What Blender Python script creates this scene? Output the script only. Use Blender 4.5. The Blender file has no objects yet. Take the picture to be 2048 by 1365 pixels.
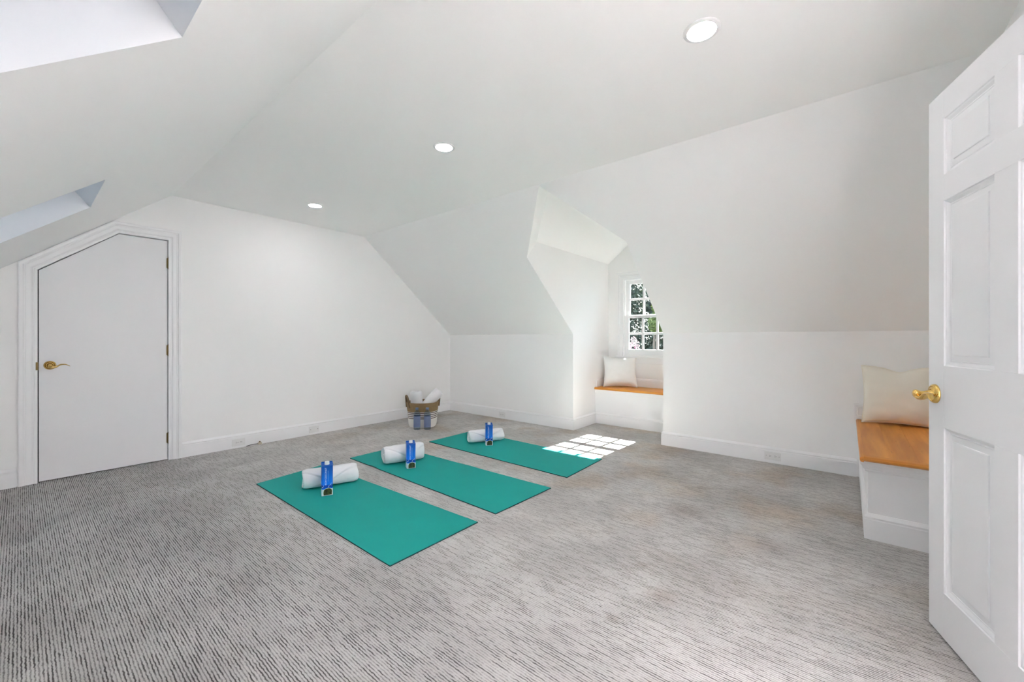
import bpy, bmesh, math, random
from mathutils import Vector, Matrix, noise
random.seed(7)
S = bpy.context.scene
COL = S.collection
PI = math.pi

# ------------------------------------------------------------------ camera
cam = bpy.data.objects.new('camera', bpy.data.cameras.new('camera'))
COL.objects.link(cam)
cam.location = (0, 0, 1.11)
cam.rotation_euler = (PI / 2, 0, -math.radians(50.46))
cam.data.sensor_width = 36
cam.data.lens = 36 * 813.5 / 2048
cam.data.shift_y = -3.5 / 2048
cam.data.clip_start = 0.02
S.camera = cam

# ------------------------------------------------------------------ world, sun, exposure
SKY = 2.0          # brightness of the hazy sky
SUN = 40.0          # direct sun through the dormer window
LAMP = 49.0        # lens of a recessed ceiling light
HALL_FILL = 2000.0         # lens of the fill lights added in an invented, unseen hall
W = bpy.data.worlds.new('world'); S.world = W
W.use_nodes = True
nt = W.node_tree; nt.nodes.clear()
out = nt.nodes.new('ShaderNodeOutputWorld'); bg = nt.nodes.new('ShaderNodeBackground')
sky = nt.nodes.new('ShaderNodeTexSky'); sky.sky_type = 'HOSEK_WILKIE'
sky.sun_direction = Vector((1.07, -0.04, 1.0)).normalized(); sky.turbidity = 4
mixw = nt.nodes.new('ShaderNodeMix'); mixw.data_type = 'RGBA'
mixw.inputs[0].default_value = 0.88
mixw.inputs[7].default_value = (1.30, 1.62, 1.90, 1)
nt.links.new(sky.outputs[0], mixw.inputs[6]); nt.links.new(mixw.outputs[2], bg.inputs[0])
bg.inputs[1].default_value = SKY
nt.links.new(bg.outputs[0], out.inputs[0])

sl = bpy.data.lights.new('sun', 'SUN'); sl.energy = SUN; sl.angle = math.radians(0.2); sl.color = (1, .965, .92)
so = bpy.data.objects.new('sun', sl); COL.objects.link(so)
so.rotation_euler = Vector((-1.075, 0.04, -1.0)).to_track_quat('-Z', 'Y').to_euler()
so.location = (14, 1, 12)

S.view_settings.view_transform = 'Standard'
S.view_settings.look = 'None'
S.view_settings.gamma = 1
S.view_settings.use_curve_mapping = False
S.view_settings.exposure = 1.27
S.cycles.max_bounces = 18
S.cycles.diffuse_bounces = 14
S.cycles.glossy_bounces = 4
S.cycles.transparent_max_bounces = 16
S.cycles.sample_clamp_indirect = 30.0
S.cycles.caustics_reflective = False
S.cycles.caustics_refractive = False
S.cycles.use_denoising = True

# ------------------------------------------------------------------ materials
def newmat(name):
    m = bpy.data.materials.new(name); m.use_nodes = True
    return m, m.node_tree, m.node_tree.nodes['Principled BSDF']

def node(t, kind, **kw):
    n = t.nodes.new(kind)
    for k, v in kw.items(): setattr(n, k, v)
    return n

def plain(name, col, rough=.5, metal=0., bump=0., bscale=200., var=0., spec=.5):
    m, t, b = newmat(name)
    b.inputs['Base Color'].default_value = (*col, 1)
    b.inputs['Roughness'].default_value = rough
    b.inputs['Metallic'].default_value = metal
    b.inputs['Specular IOR Level'].default_value = spec
    tc = node(t, 'ShaderNodeTexCoord')
    if var:
        n = node(t, 'ShaderNodeTexNoise'); n.inputs['Scale'].default_value = 6
        n.inputs['Detail'].default_value = 3
        t.links.new(tc.outputs['Object'], n.inputs['Vector'])
        r = node(t, 'ShaderNodeMapRange'); r.inputs[3].default_value = 1 - var; r.inputs[4].default_value = 1 + var
        t.links.new(n.outputs[0], r.inputs[0])
        x = node(t, 'ShaderNodeVectorMath', operation='SCALE'); x.inputs[0].default_value = col
        t.links.new(r.outputs[0], x.inputs['Scale']); t.links.new(x.outputs[0], b.inputs['Base Color'])
    if bump:
        n = node(t, 'ShaderNodeTexNoise'); n.inputs['Scale'].default_value = bscale; n.inputs['Detail'].default_value = 4
        t.links.new(tc.outputs['Object'], n.inputs['Vector'])
        bp = node(t, 'ShaderNodeBump'); bp.inputs['Strength'].default_value = bump; bp.inputs['Distance'].default_value = .002
        t.links.new(n.outputs[0], bp.inputs['Height']); t.links.new(bp.outputs[0], b.inputs['Normal'])
    return m

def emissive(name, col, strength):
    m, t, b = newmat(name)
    b.inputs['Base Color'].default_value = (*col, 1)
    b.inputs['Emission Color'].default_value = (*col, 1)
    b.inputs['Emission Strength'].default_value = strength
    return m

def math_(t, op, a, b=None, c=None):
    n = node(t, 'ShaderNodeMath', operation=op)
    for i, v in enumerate((a, b, c)):
        if v is None: continue
        if isinstance(v, (int, float)): n.inputs[i].default_value = v
        else: t.links.new(v, n.inputs[i])
    return n.outputs[0]

def mixc(t, fac, a, b, blend='MIX'):
    n = node(t, 'ShaderNodeMix', data_type='RGBA', blend_type=blend)
    for i, v in ((0, fac), (6, a), (7, b)):
        if isinstance(v, (int, float)): n.inputs[i].default_value = v
        elif isinstance(v, tuple): n.inputs[i].default_value = (*v, 1) if len(v) == 3 else v
        else: t.links.new(v, n.inputs[i])
    return n.outputs[2]

def sstep(t, v, lo, hi, a=0., b=1.):
    n = node(t, 'ShaderNodeMapRange', interpolation_type='SMOOTHSTEP')
    t.links.new(v, n.inputs[0])
    n.inputs[1].default_value = lo; n.inputs[2].default_value = hi
    n.inputs[3].default_value = a; n.inputs[4].default_value = b
    return n.outputs[0]

def noise_(t, vec, scale, detail=2., dims='3D'):
    n = node(t, 'ShaderNodeTexNoise', noise_dimensions=dims)
    n.inputs['Scale'].default_value = scale; n.inputs['Detail'].default_value = detail
    t.links.new(vec, n.inputs['Vector'])
    return n.outputs[0]

def carpet_mat():
    m, t, b = newmat('carpet')
    tc = node(t, 'ShaderNodeTexCoord'); P = tc.outputs['Object']
    sp = node(t, 'ShaderNodeSeparateXYZ'); t.links.new(P, sp.inputs[0])
    X, Y = sp.outputs[0], sp.outputs[1]
    pitch = .0094
    # the rows wander a little along their length
    wob = math_(t, 'MULTIPLY', math_(t, 'SUBTRACT', noise_(t, P, 55., 2.), .5), .0075)
    x = math_(t, 'ADD', X, wob)
    u = math_(t, 'DIVIDE', x, pitch)
    row = math_(t, 'FLOOR', u); fr = math_(t, 'FRACT', u)
    wn = node(t, 'ShaderNodeTexWhiteNoise', noise_dimensions='1D'); t.links.new(row, wn.inputs['W'])
    # dark groove in the middle of each row, of uneven width
    d = math_(t, 'ABSOLUTE', math_(t, 'SUBTRACT', fr, .5))
    groove = sstep(t, d, .10, .31, 1., 0.)
    def rownoise(freq, seed):
        cv = node(t, 'ShaderNodeCombineXYZ')
        t.links.new(math_(t, 'MULTIPLY', Y, freq), cv.inputs[1])
        t.links.new(math_(t, 'MULTIPLY', wn.outputs['Value'], seed), cv.inputs[0])
        return noise_(t, cv.outputs[0], 1., 2., '2D')
    dash = sstep(t, rownoise(9., 931.), .44, .62)
    tuft = rownoise(70., 577.)
    # grooves run almost unbroken by the gable door and fade into dashes across the room; darkened towards the camera as painted shade
    solid = math_(t, 'MAXIMUM', sstep(t, X, .3, 1.7, .52, .13), sstep(t, Y, .2, 2.4, .34, .13))
    amt = math_(t, 'MULTIPLY', groove, math_(t, 'ADD', math_(t, 'MULTIPLY', dash, .44), solid))
    fine = noise_(t, P, 420., 2.)
    amt = math_(t, 'ADD', amt, math_(t, 'MULTIPLY', math_(t, 'SUBTRACT', fine, .5), 1.15))
    amt = math_(t, 'ADD', amt, math_(t, 'MULTIPLY', math_(t, 'SUBTRACT', tuft, .5), .6))
    col = mixc(t, sstep(t, amt, -.05, 1.), (.635, .615, .595), (.125, .113, .107))
    # worn, softly blotched pile and a few old brown stains
    blot = sstep(t, noise_(t, P, 2.3, 3.), .35, .68, .88, 1.08)
    sc = node(t, 'ShaderNodeVectorMath', operation='SCALE'); t.links.new(col, sc.inputs[0]); t.links.new(blot, sc.inputs['Scale'])
    warm = sstep(t, noise_(t, P, 1.7, 4.), .47, .66)
    zone = sstep(t, X, 1.6, 2.9)
    col = mixc(t, math_(t, 'MULTIPLY', math_(t, 'MULTIPLY', warm, zone), .75), sc.outputs[0], (.93, .82, .71), 'MULTIPLY')
    for (sx, sy, r) in ((1.77, .62, .10), (1.95, .78, .06), (2.55, .35, .12), (2.75, .8, .16), (1.5, .72, .06)):
        dv = node(t, 'ShaderNodeVectorMath', operation='DISTANCE'); t.links.new(P, dv.inputs[0]); dv.inputs[1].default_value = (sx, sy, 0)
        s = sstep(t, math_(t, 'ADD', dv.outputs['Value'], math_(t, 'MULTIPLY', fine, .05)), r * .3, r * 1.2, .42, 0.)
        col = mixc(t, s, col, (.66, .56, .50), 'MULTIPLY')
    t.links.new(col, b.inputs['Base Color'])
    b.inputs['Roughness'].default_value = .95; b.inputs['Specular IOR Level'].default_value = .1
    bp = node(t, 'ShaderNodeBump'); bp.inputs['Strength'].default_value = .8; bp.inputs['Distance'].default_value = .004
    t.links.new(math_(t, 'SUBTRACT', 1., amt), bp.inputs['Height']); t.links.new(bp.outputs[0], b.inputs['Normal'])
    return m

def wood_mat(name, axis):
    m, t, b = newmat(name)
    tc = node(t, 'ShaderNodeTexCoord')
    mp = node(t, 'ShaderNodeMapping')
    mp.inputs['Scale'].default_value = (1.2, 14, 14) if axis == 0 else (14, 1.2, 14)
    oi = node(t, 'ShaderNodeObjectInfo')
    ad = node(t, 'ShaderNodeVectorMath', operation='ADD')
    cb = node(t, 'ShaderNodeCombineXYZ'); t.links.new(math_(t, 'MULTIPLY', oi.outputs['Random'], 9.), cb.inputs[2])
    t.links.new(tc.outputs['Object'], ad.inputs[0]); t.links.new(cb.outputs[0], ad.inputs[1])
    t.links.new(ad.outputs[0], mp.inputs[0])
    n1 = noise_(t, mp.outputs[0], 1.3, 6.)
    c = mixc(t, sstep(t, n1, .3, .72), (.80, .345, .062), (.62, .225, .036))
    n2 = noise_(t, mp.outputs[0], 7., 4.)
    c = mixc(t, sstep(t, n2, .62, .8), c, (.45, .15, .025))
    tone = node(t, 'ShaderNodeVectorMath', operation='SCALE'); t.links.new(c, tone.inputs[0])
    t.links.new(math_(t, 'ADD', math_(t, 'MULTIPLY', oi.outputs['Random'], .22), .88), tone.inputs['Scale'])
    t.links.new(tone.outputs[0], b.inputs['Base Color'])
    b.inputs['Roughness'].default_value = .38; b.inputs['Specular IOR Level'].default_value = .3
    return m

def glass_mat(name='window_glass', tint=(.95, .97, .96)):
    m, t, b = newmat(name)
    t.nodes.remove(b)
    tr = node(t, 'ShaderNodeBsdfTransparent'); tr.inputs[0].default_value = (*tint, 1)
    gl = node(t, 'ShaderNodeBsdfGlossy'); gl.inputs['Roughness'].default_value = .02
    fr = node(t, 'ShaderNodeFresnel'); fr.inputs[0].default_value = 1.35
    mx = node(t, 'ShaderNodeMixShader')
    t.links.new(fr.outputs[0], mx.inputs[0]); t.links.new(tr.outputs[0], mx.inputs[1]); t.links.new(gl.outputs[0], mx.inputs[2])
    t.links.new(mx.outputs[0], t.nodes['Material Output'].inputs[0])
    return m

def leaf_mat(name, c1, c2, transl=.3):
    m, t, b = newmat(name)
    g = node(t, 'ShaderNodeNewGeometry')
    n = noise_(t, g.outputs['Position'], 5., 3.)
    c = mixc(t, sstep(t, math_(t, 'ADD', math_(t, 'MULTIPLY', n, .6), math_(t, 'MULTIPLY', g.outputs['Random Per Island'], .4)), .3, .7), c1, c2)
    t.links.new(c, b.inputs['Base Color']); b.inputs['Roughness'].default_value = .55
    tl = node(t, 'ShaderNodeBsdfTranslucent'); t.links.new(c, tl.inputs[0])
    mx = node(t, 'ShaderNodeMixShader'); mx.inputs[0].default_value = transl
    t.links.new(b.outputs[0], mx.inputs[1]); t.links.new(tl.outputs[0], mx.inputs[2])
    t.links.new(mx.outputs[0], t.nodes['Material Output'].inputs[0])
    return m

def basket_mat():
    m, t, b = newmat('woven_basket')
    tc = node(t, 'ShaderNodeTexCoord')
    sp = node(t, 'ShaderNodeSeparateXYZ'); t.links.new(tc.outputs['Object'], sp.inputs[0])
    z = sp.outputs[2]
    n = noise_(t, tc.outputs['Object'], 290., 3.)
    jute = mixc(t, sstep(t, n, .35, .65), (.20, .125, .055), (.40, .27, .13))
    cream = mixc(t, sstep(t, n, .3, .7), (.78, .75, .71), (.86, .84, .81))
    dark = (.085, .055, .04)
    c = cream
    for zc in (.120, .143, .166, .189):        # four dark stripes
        s = math_(t, 'LESS_THAN', math_(t, 'ABSOLUTE', math_(t, 'SUBTRACT', z, zc)), .0052)
        c = mixc(t, s, c, dark)
    c = mixc(t, math_(t, 'GREATER_THAN', z, .200), c, jute)
    t.links.new(c, b.inputs['Base Color']); b.inputs['Roughness'].default_value = .9
    bp = node(t, 'ShaderNodeBump'); bp.inputs['Strength'].default_value = .6; bp.inputs['Distance'].default_value = .003
    t.links.new(n, bp.inputs['Height']); t.links.new(bp.outputs[0], b.inputs['Normal'])
    return m

def carton_mat():
    m, t, b = newmat('carton_print')
    tc = node(t, 'ShaderNodeTexCoord')
    sp = node(t, 'ShaderNodeSeparateXYZ'); t.links.new(tc.outputs['Object'], sp.inputs[0])
    z = sp.outputs[2]
    n = noise_(t, tc.outputs['Object'], 30., 3.)
    c = mixc(t, sstep(t, math_(t, 'ADD', z, math_(t, 'MULTIPLY', n, .04)), .07, .24), (.002, .19, .78), (.002, .095, .46))
    band = math_(t, 'MULTIPLY', math_(t, 'LESS_THAN', z, .074), math_(t, 'GREATER_THAN', z, .052))
    c = mixc(t, band, c, (.002, .055, .40))
    wave = math_(t, 'ADD', z, math_(t, 'MULTIPLY', n, .012))
    c = mixc(t, math_(t, 'LESS_THAN', wave, .050), c, (.62, .68, .74))
    t.links.new(c, b.inputs['Base Color']); b.inputs['Roughness'].default_value = .4; b.inputs['Specular IOR Level'].default_value = .3
    return m

def husk_mat():
    m, t, b = newmat('coconut_print')
    tc = node(t, 'ShaderNodeTexCoord')
    n = noise_(t, tc.outputs['Object'], 70., 4.)
    c = mixc(t, sstep(t, n, .35, .65), (.010, .016, .003), (.055, .085, .010))
    t.links.new(c, b.inputs['Base Color']); b.inputs['Roughness'].default_value = .4
    return m

PAINT = plain('wall_paint', (.915, .915, .915), .62, bump=.05, bscale=350, spec=.25)
CEIL = plain('ceiling_paint_lifted', (.945, .945, .94), .8, spec=.15)  # lighter than the walls so the planes separate; shading put into the colour
TRIM = plain('trim_paint', (.88, .883, .895), .38, spec=.4)
DOORP = plain('door_paint', (.82, .823, .84), .40, spec=.4, bump=.03, bscale=60)
DARK = plain('gap_shade', (.02, .02, .02), .9)
CARPET = carpet_mat()
WOODX = wood_mat('honey_wood_lengthwise', 0)
WOODY = wood_mat('honey_wood_crosswise', 1)
GLASS = glass_mat()
SKYGLASS = glass_mat('tinted_skylight_glass', (.29, .35, .40))
BRASS = plain('polished_brass', (.78, .52, .16), .16, 1.)
OLDBRASS = plain('aged_brass', (.20, .145, .065), .32, 1.)
STEEL = plain('screw_steel', (.45, .45, .45), .35, 1.)
PLASTIC = plain('white_plastic', (.80, .80, .80), .35)
SLOT = plain('dark_slot', (.03, .03, .03), .6)
LENS = emissive('lamp_lens', (1., .965, .985), LAMP)
HALL_FILL_LENS = emissive('hall_fill_lens', (1., .955, .99), HALL_FILL)
LAMPTRIM = plain('lamp_trim', (.85, .85, .85), .4)
MAT1 = plain('yoga_mat_rubber', (.010, .335, .30), .7, bump=.25, bscale=500, var=.05, spec=.2)
MATEDGE = plain('yoga_mat_underside', (.008, .06, .06), .8)
TOWEL = plain('white_terry', (.84, .84, .86), .95, bump=.9, bscale=420, spec=.1)
LINEN1 = plain('cream_linen', (.87, .83, .73), .9, bump=.5, bscale=600, var=.04, spec=.15)
LINEN2 = plain('offwhite_linen', (.86, .855, .84), .9, bump=.5, bscale=600, var=.04, spec=.15)
BASKET = basket_mat()
JUTE = plain('jute_handle', (.17, .11, .055), .9, bump=.8, bscale=180, var=.25)
CARTON = carton_mat()
HUSK = husk_mat()
HUSKRIM = plain('coconut_flesh_print', (.72, .76, .52), .4)
WHITEPRINT = plain('white_print', (.85, .90, .95), .5)
PALEPRINT = plain('pale_blue_print', (.30, .52, .80), .5)
CAPWHITE = plain('white_cap', (.86, .87, .86), .4)
BOTLABEL = plain('slate_blue_label', (.165, .215, .37), .4, var=.06)
BOTCAP = plain('blue_grey_cap', (.12, .19, .32), .4)
BLACK = plain('black_cable', (.015, .015, .015), .5)
BEIGE = plain('beige_connector', (.55, .49, .38), .5)

def bottle_mat():
    m, t, b = newmat('clear_bottle')
    t.nodes.remove(b)
    tr = node(t, 'ShaderNodeBsdfTransparent'); tr.inputs[0].default_value = (.74, .81, .87, 1)
    gl = node(t, 'ShaderNodeBsdfGlossy'); gl.inputs['Roughness'].default_value = .06
    fr = node(t, 'ShaderNodeLayerWeight'); fr.inputs[0].default_value = .5
    fc = math_(t, 'ADD', math_(t, 'MULTIPLY', math_(t, 'POWER', fr.outputs['Facing'], 2.), .55), .05)
    mx = node(t, 'ShaderNodeMixShader')
    t.links.new(fc, mx.inputs[0]); t.links.new(tr.outputs[0], mx.inputs[1]); t.links.new(gl.outputs[0], mx.inputs[2])
    t.links.new(mx.outputs[0], t.nodes['Material Output'].inputs[0])
    return m
BOTTLE = bottle_mat()

# ------------------------------------------------------------------ builders
class MB:
    def __init__(s): s.v = []; s.f = []
    def add(s, vs, fs):
        o = len(s.v); s.v += [tuple(p) for p in vs]; s.f += [tuple(i + o for i in f) for f in fs]; return s
    def box(s, a, b):
        x0, y0, z0 = a; x1, y1, z1 = b
        return s.add([(x0,y0,z0),(x1,y0,z0),(x1,y1,z0),(x0,y1,z0),(x0,y0,z1),(x1,y0,z1),(x1,y1,z1),(x0,y1,z1)],
                     [(0,3,2,1),(4,5,6,7),(0,1,5,4),(1,2,6,5),(2,3,7,6),(3,0,4,7)])
    def prism(s, pts, off):
        n = len(pts); off = Vector(off)
        return s.add([Vector(p) for p in pts] + [Vector(p) + off for p in pts],
                     [tuple(range(n)), tuple(range(2*n-1, n-1, -1))] + [(i, i+n, (i+1) % n + n, (i+1) % n) for i in range(n)])
    def lathe(s, prof, n=32, M=None, caps=True):
        M = M or Matrix()
        vs = [M @ Vector((r*math.cos(2*PI*k/n), r*math.sin(2*PI*k/n), z)) for r, z in prof for k in range(n)]
        fs = [(i*n+k, i*n+(k+1) % n, (i+1)*n+(k+1) % n, (i+1)*n+k) for i in range(len(prof)-1) for k in range(n)]
        if caps: fs += [tuple(range(n-1, -1, -1)), tuple((len(prof)-1)*n+k for k in range(n))]
        return s.add(vs, fs)
    def tube(s, path, rad, n=10, flat=None):
        path = [Vector(p) for p in path]
        rad = rad if isinstance(rad, (list, tuple)) else [rad]*len(path)
        vs = []; up = None
        for i, p in enumerate(path):
            d = (path[min(i+1, len(path)-1)] - path[max(i-1, 0)]).normalized()
            if up is None: up = d.orthogonal().normalized()
            up = (up - d*up.dot(d)).normalized(); w = d.cross(up)
            for k in range(n):
                a = 2*PI*k/n
                vs.append(p + rad[i]*(up*math.cos(a) + w*math.sin(a)))
        m = len(path)
        fs = [(i*n+k, i*n+(k+1) % n, (i+1)*n+(k+1) % n, (i+1)*n+k) for i in range(m-1) for k in range(n)]
        fs += [tuple(range(n-1, -1, -1)), tuple((m-1)*n+k for k in range(n))]
        return s.add(vs, fs)
    def sweep(s, path, prof, side, up):
        """mitred moulding: path of 3-D points, profile (out, rise); side(d) gives the outward vector of a segment"""
        path = [Vector(p) for p in path]; up = Vector(up); m = len(prof); vs = []
        segs = [(path[i+1]-path[i]).normalized() for i in range(len(path)-1)]
        for i, p in enumerate(path):
            if i == 0: o = side(segs[0])
            elif i == len(path)-1: o = side(segs[-1])
            else:
                a, b = side(segs[i-1]), side(segs[i]); o = (a+b) / (1 + a.dot(b))
            for r, h in prof: vs.append(p + o*r + up*h)
        fs = [(i*m+k, i*m+(k+1) % m, (i+1)*m+(k+1) % m, (i+1)*m+k) for i in range(len(path)-1) for k in range(m)]
        fs += [tuple(range(m-1, -1, -1)), tuple((len(path)-1)*m+k for k in range(m))]
        return s.add(vs, fs)
    def build(s, name, mat, parent=None, smooth=False, bevel=0., loc=None, autosmooth=None):
        me = bpy.data.meshes.new(name); me.from_pydata(s.v, [], s.f)
        bm = bmesh.new(); bm.from_mesh(me)
        bmesh.ops.recalc_face_normals(bm, faces=bm.faces)
        if bevel:
            bmesh.ops.bevel(bm, geom=[e for e in bm.edges if e.is_manifold and e.calc_face_angle(0) > .6], offset=bevel, segments=2, affect='EDGES', profile=.6, clamp_overlap=True)
        if smooth:
            for f in bm.faces: f.smooth = True
            for e in bm.edges:
                if e.is_manifold and e.calc_face_angle(0) > (autosmooth or .7): e.smooth = False
        bm.to_mesh(me); bm.free()
        for x in (mat if isinstance(mat, (list, tuple)) else [mat]): me.materials.append(x)
        o = bpy.data.objects.new(name, me); COL.objects.link(o)
        if parent: o.parent = parent
        if loc: o.location = loc
        return o

def empty(name, loc=(0,0,0), rz=0.):
    o = bpy.data.objects.new(name, None); COL.objects.link(o)
    o.empty_display_size = .05
    o.location = loc; o.rotation_euler = (0, 0, rz); return o
def tag(o, label, cat, group=None):
    o['label'] = label; o['category'] = cat
    if group: o['group'] = group
    return o
def struct(o, label=None, cat=None):
    o['kind'] = 'structure'
    if label: o['label'] = label
    if cat: o['category'] = cat
    return o

# ------------------------------------------------------------------ room dimensions
XR, XL, YB, YF = 4.31, -0.645, 4.82, -0.52
ZC, ZK = 2.437, 1.175
XCL, XCR = 0.893, 2.835
DL, DR, DM = 2.59, 1.497, 2.045          # dormer cheeks and ridge
XW, XBE = 5.265, 4.875                   # dormer window wall, bench front
SLR = (ZC-ZK) / (XR-XCR); SLL = (ZC-ZK) / (XCL-XL)
T = .12
V = Vector

# floor
fb = MB().prism([(XL-.1, YF-2.4, 0), (XW+.1, YF-2.4, 0), (XW+.1, YB+.1, 0), (XL-.1, YB+.1, 0)], (0, 0, -.1))
struct(fb.build('floor', CARPET), 'grey striped loop pile carpet with a few brown stains', 'carpet')

# back gable wall with the opening of the clipped-corner door
DX0, DX1, DZ1, DXM, DZ2 = .090, .872, 1.647, .5445, 2.020
pb = [(XL, 0), (DX0, 0), (DX0, DZ1), (DXM, DZ2), (DX1, DZ2), (DX1, 0), (XR, 0), (XR, ZK), (XCR, ZC), (XCL, ZC), (XL, ZK)]
struct(MB().prism([(x, YB, z) for x, z in pb], (0, T, 0)).build('wall_back', PAINT), 'tall white gable wall with the clipped door in it', 'wall')

# right knee wall (two lengths beside the dormer alcove) and right slope
kw = MB().box((XR, DL, 0), (XR+T, YB+T, ZK)).box((XR, YF, 0), (XR+T, DR, ZK))
struct(kw.build('wall_right', PAINT), 'low white knee wall under the right-hand roof slope, broken by the dormer alcove', 'wall')
def rs(x, y): return (x, y, ZK + (XR-x)*SLR)
PA, PAp, PP = (3.384, DL), (3.384, DR), (2.842, DM)
poly = [rs(XCR, YF), rs(XCR, YB), rs(XR, YB), rs(XR, DL), rs(*PA), rs(*PP), rs(*PAp), rs(XR, DR), rs(XR, YF)]
nr = V((SLR, 0, 1)).normalized()
def skin(name, polys, mat):      # thin plaster skin, pushed outward
    b = MB()
    for p, n in polys: b.prism(p, V(n)*.02)
    return b.build(name, mat)
struct(skin('ceiling_slope_right', [(poly, nr)], PAINT), 'white sloping ceiling pierced by the dormer opening', 'ceiling')
struct(MB().prism([(XCL, YF, ZC), (XCR, YF, ZC), (XCR, YB, ZC), (XCL, YB, ZC)], (0, 0, .08)).build('ceiling', CEIL), 'flat white ceiling strip with the recessed lights', 'ceiling')

# dormer: cheeks, splayed opening, gabled ceiling, window wall
B1, B2 = V((3.553, DL, 2.161)), V((3.553, DR, 2.161))
C1, C2 = V((XW, DL, 2.161)), V((XW, DR, 2.161))
RZ = 2.60
Q1, RW = V((3.03, DM, RZ)), V((XW, DM, RZ))
A1, A2, P0 = V(rs(*PA)), V(rs(*PAp)), V(rs(*PP))
def cheek(y, A, Bp, Cp, sgn):
    e = nr*.02
    p = [(XR+T, y, 0), (XW, y, 0), tuple(Cp), tuple(Bp), (A.x+e.x, y, A.z+e.z), (XR+e.x, y, ZK+e.z), (XR, y, ZK), (XR+T, y, ZK)]
    return (p, (0, sgn, 0))
struct(MB().prism(cheek(DL, A1, B1, C1, 1)[0], (0, T, 0)).build('wall_dormer_left', PAINT), 'left cheek wall of the dormer alcove', 'wall')
struct(MB().prism(cheek(DR, A2, B2, C2, -1)[0], (0, -T, 0)).build('wall_dormer_right', PAINT), 'near cheek wall of the dormer alcove', 'wall')
n1 = V((0, RZ-2.161, DM and (DL-DM))).normalized(); n2 = V((0, -(RZ-2.161), DM-DR)).normalized()
dc = MB()
dc.prism([B1, C1, RW, Q1], n1*.02).prism([B2, C2, RW, Q1], n2*.02)
dc.prism([A1, B1, Q1, P0], (0, .016, .016)).prism([A2, B2, Q1, P0], (0, -.016, .016))
struct(dc.build('ceiling_dormer', CEIL), 'peaked white ceiling inside the dormer alcove', 'ceiling')

WY0, WY1, WZ0, WZ1 = 1.655, 2.365, .900, 1.925   # window opening
ww = MB()
ww.box((XW, DR-T, 0), (XW+T, WY0, 2.161)).box((XW, WY1, 0), (XW+T, DL+T, 2.161))
ww.box((XW, WY0, 0), (XW+T, WY1, WZ0)).box((XW, WY0, WZ1), (XW+T, WY1, 2.161))
ww.prism([(XW, DL+T, 2.161), (XW, DR-T, 2.161), (XW, DM, RZ+.09)], (T, 0, 0))
struct(ww.build('wall_dormer_window', PAINT), 'white wall around the dormer window', 'wall')

# left slope with two skylight holes, left knee wall
def ls(x, y, h=0.):      # a point on the left slope, h metres out along its normal
    return V((x - h*SLL/math.hypot(1, SLL), y, ZC - (XCL-x)*SLL + h/math.hypot(1, SLL)))
XS1, XS0 = .284, -.44                     # top and bottom edge of both skylights
SK = ((.66, 1.405), (2.965, 3.658))
b = MB(); nl = V((-SLL, 0, 1)).normalized()
ys = [YF, SK[0][0], SK[0][1], SK[1][0], SK[1][1], YB]
for i in range(5):
    y0, y1 = ys[i], ys[i+1]
    for x0, x1 in ([(XL, XS0), (XS1, XCL)] if i in (1, 3) else [(XL, XCL)]):
        b.prism([ls(x0, y0), ls(x1, y0), ls(x1, y1), ls(x0, y1)], nl*.02)
struct(b.build('ceiling_slope_left', PAINT), 'white sloping ceiling with two skylights cut into it', 'ceiling')
struct(MB().box((XL-T, YF, 0), (XL, YB+T, ZK)).build('wall_left', PAINT))
SH = .20
for i, (y0, y1) in enumerate(SK):
    w = struct(empty('window_%d' % (i+2), ls((XS0+XS1)/2, (y0+y1)/2, SH)),
               ('upper skylight at the top corner of the sloping ceiling' if i == 0 else 'lower skylight above the clipped-corner door'), 'skylight')
    o = w.location
    def L(p): return V(p) - o
    sh = MB()
    for a, c, n in (((XS1, y0), (XS1, y1), (1, 0)), ((XS0, y0), (XS0, y1), (-1, 0)), ((XS0, y0), (XS1, y0), (0, -1)), ((XS0, y1), (XS1, y1), (0, 1))):
        off = V((.02*n[0], .02*n[1], .02*n[0]*SLL))
        sh.prism([L(ls(*a, .02)), L(ls(*c, .02)), L(ls(*c, SH)), L(ls(*a, SH))], off)
    sh.build('shaft_lining', PAINT, w)
    fr = MB(); fw = .022
    for (xa, xb, ya, yb) in ((XS0-.02, XS0+fw, y0-.02, y1+.02), (XS1-fw, XS1+.02, y0-.02, y1+.02), (XS0+fw, XS1-fw, y0-.02, y0+fw), (XS0+fw, XS1-fw, y1-fw, y1+.02)):
        fr.prism([L(ls(xa, ya, SH)), L(ls(xb, ya, SH)), L(ls(xb, yb, SH)), L(ls(xa, yb, SH))], nl*.06)
    fr.build('window_frame', TRIM, w, bevel=.004)
    MB().prism([L(ls(XS0+fw, y0+fw, SH+.03)), L(ls(XS1-fw, y0+fw, SH+.03)), L(ls(XS1-fw, y1-fw, SH+.03)), L(ls(XS0+fw, y1-fw, SH+.03))], nl*.006).build('pane', SKYGLASS, w)

# front wall (behind the camera) with the doorway into the added, unseen hall
FX0, FX1 = .625, 1.475
pf = [(XL-T, 0), (FX0, 0), (FX0, 2.05), (FX1, 2.05), (FX1, 0), (XR+T, 0), (XR+T, ZK), (XCR, ZC+.05), (XCL, ZC+.05), (XL-T, ZK)]
struct(MB().prism([(x, YF, z) for x, z in pf], (0, -T, 0)).build('wall_front', PAINT))
hl = MB().box((-.3, YF-2.4, 0), (-.2, YF-T, 3.0)).box((2.3, YF-2.4, 0), (2.4, YF-T, 3.0)).box((-.3, YF-2.5, 0), (2.4, YF-2.4, 3.0)).box((-.3, YF-T-.02, 2.05), (2.4, YF-T, 3.0))  # unseen hall added for fill light; raised ceiling keeps direct rays off the floor
struct(hl.build('wall_added_hall', PAINT))
struct(MB().box((-.3, YF-2.5, 3.0), (2.4, YF-T, 3.05)).build('ceiling_added_hall', CEIL))

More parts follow.
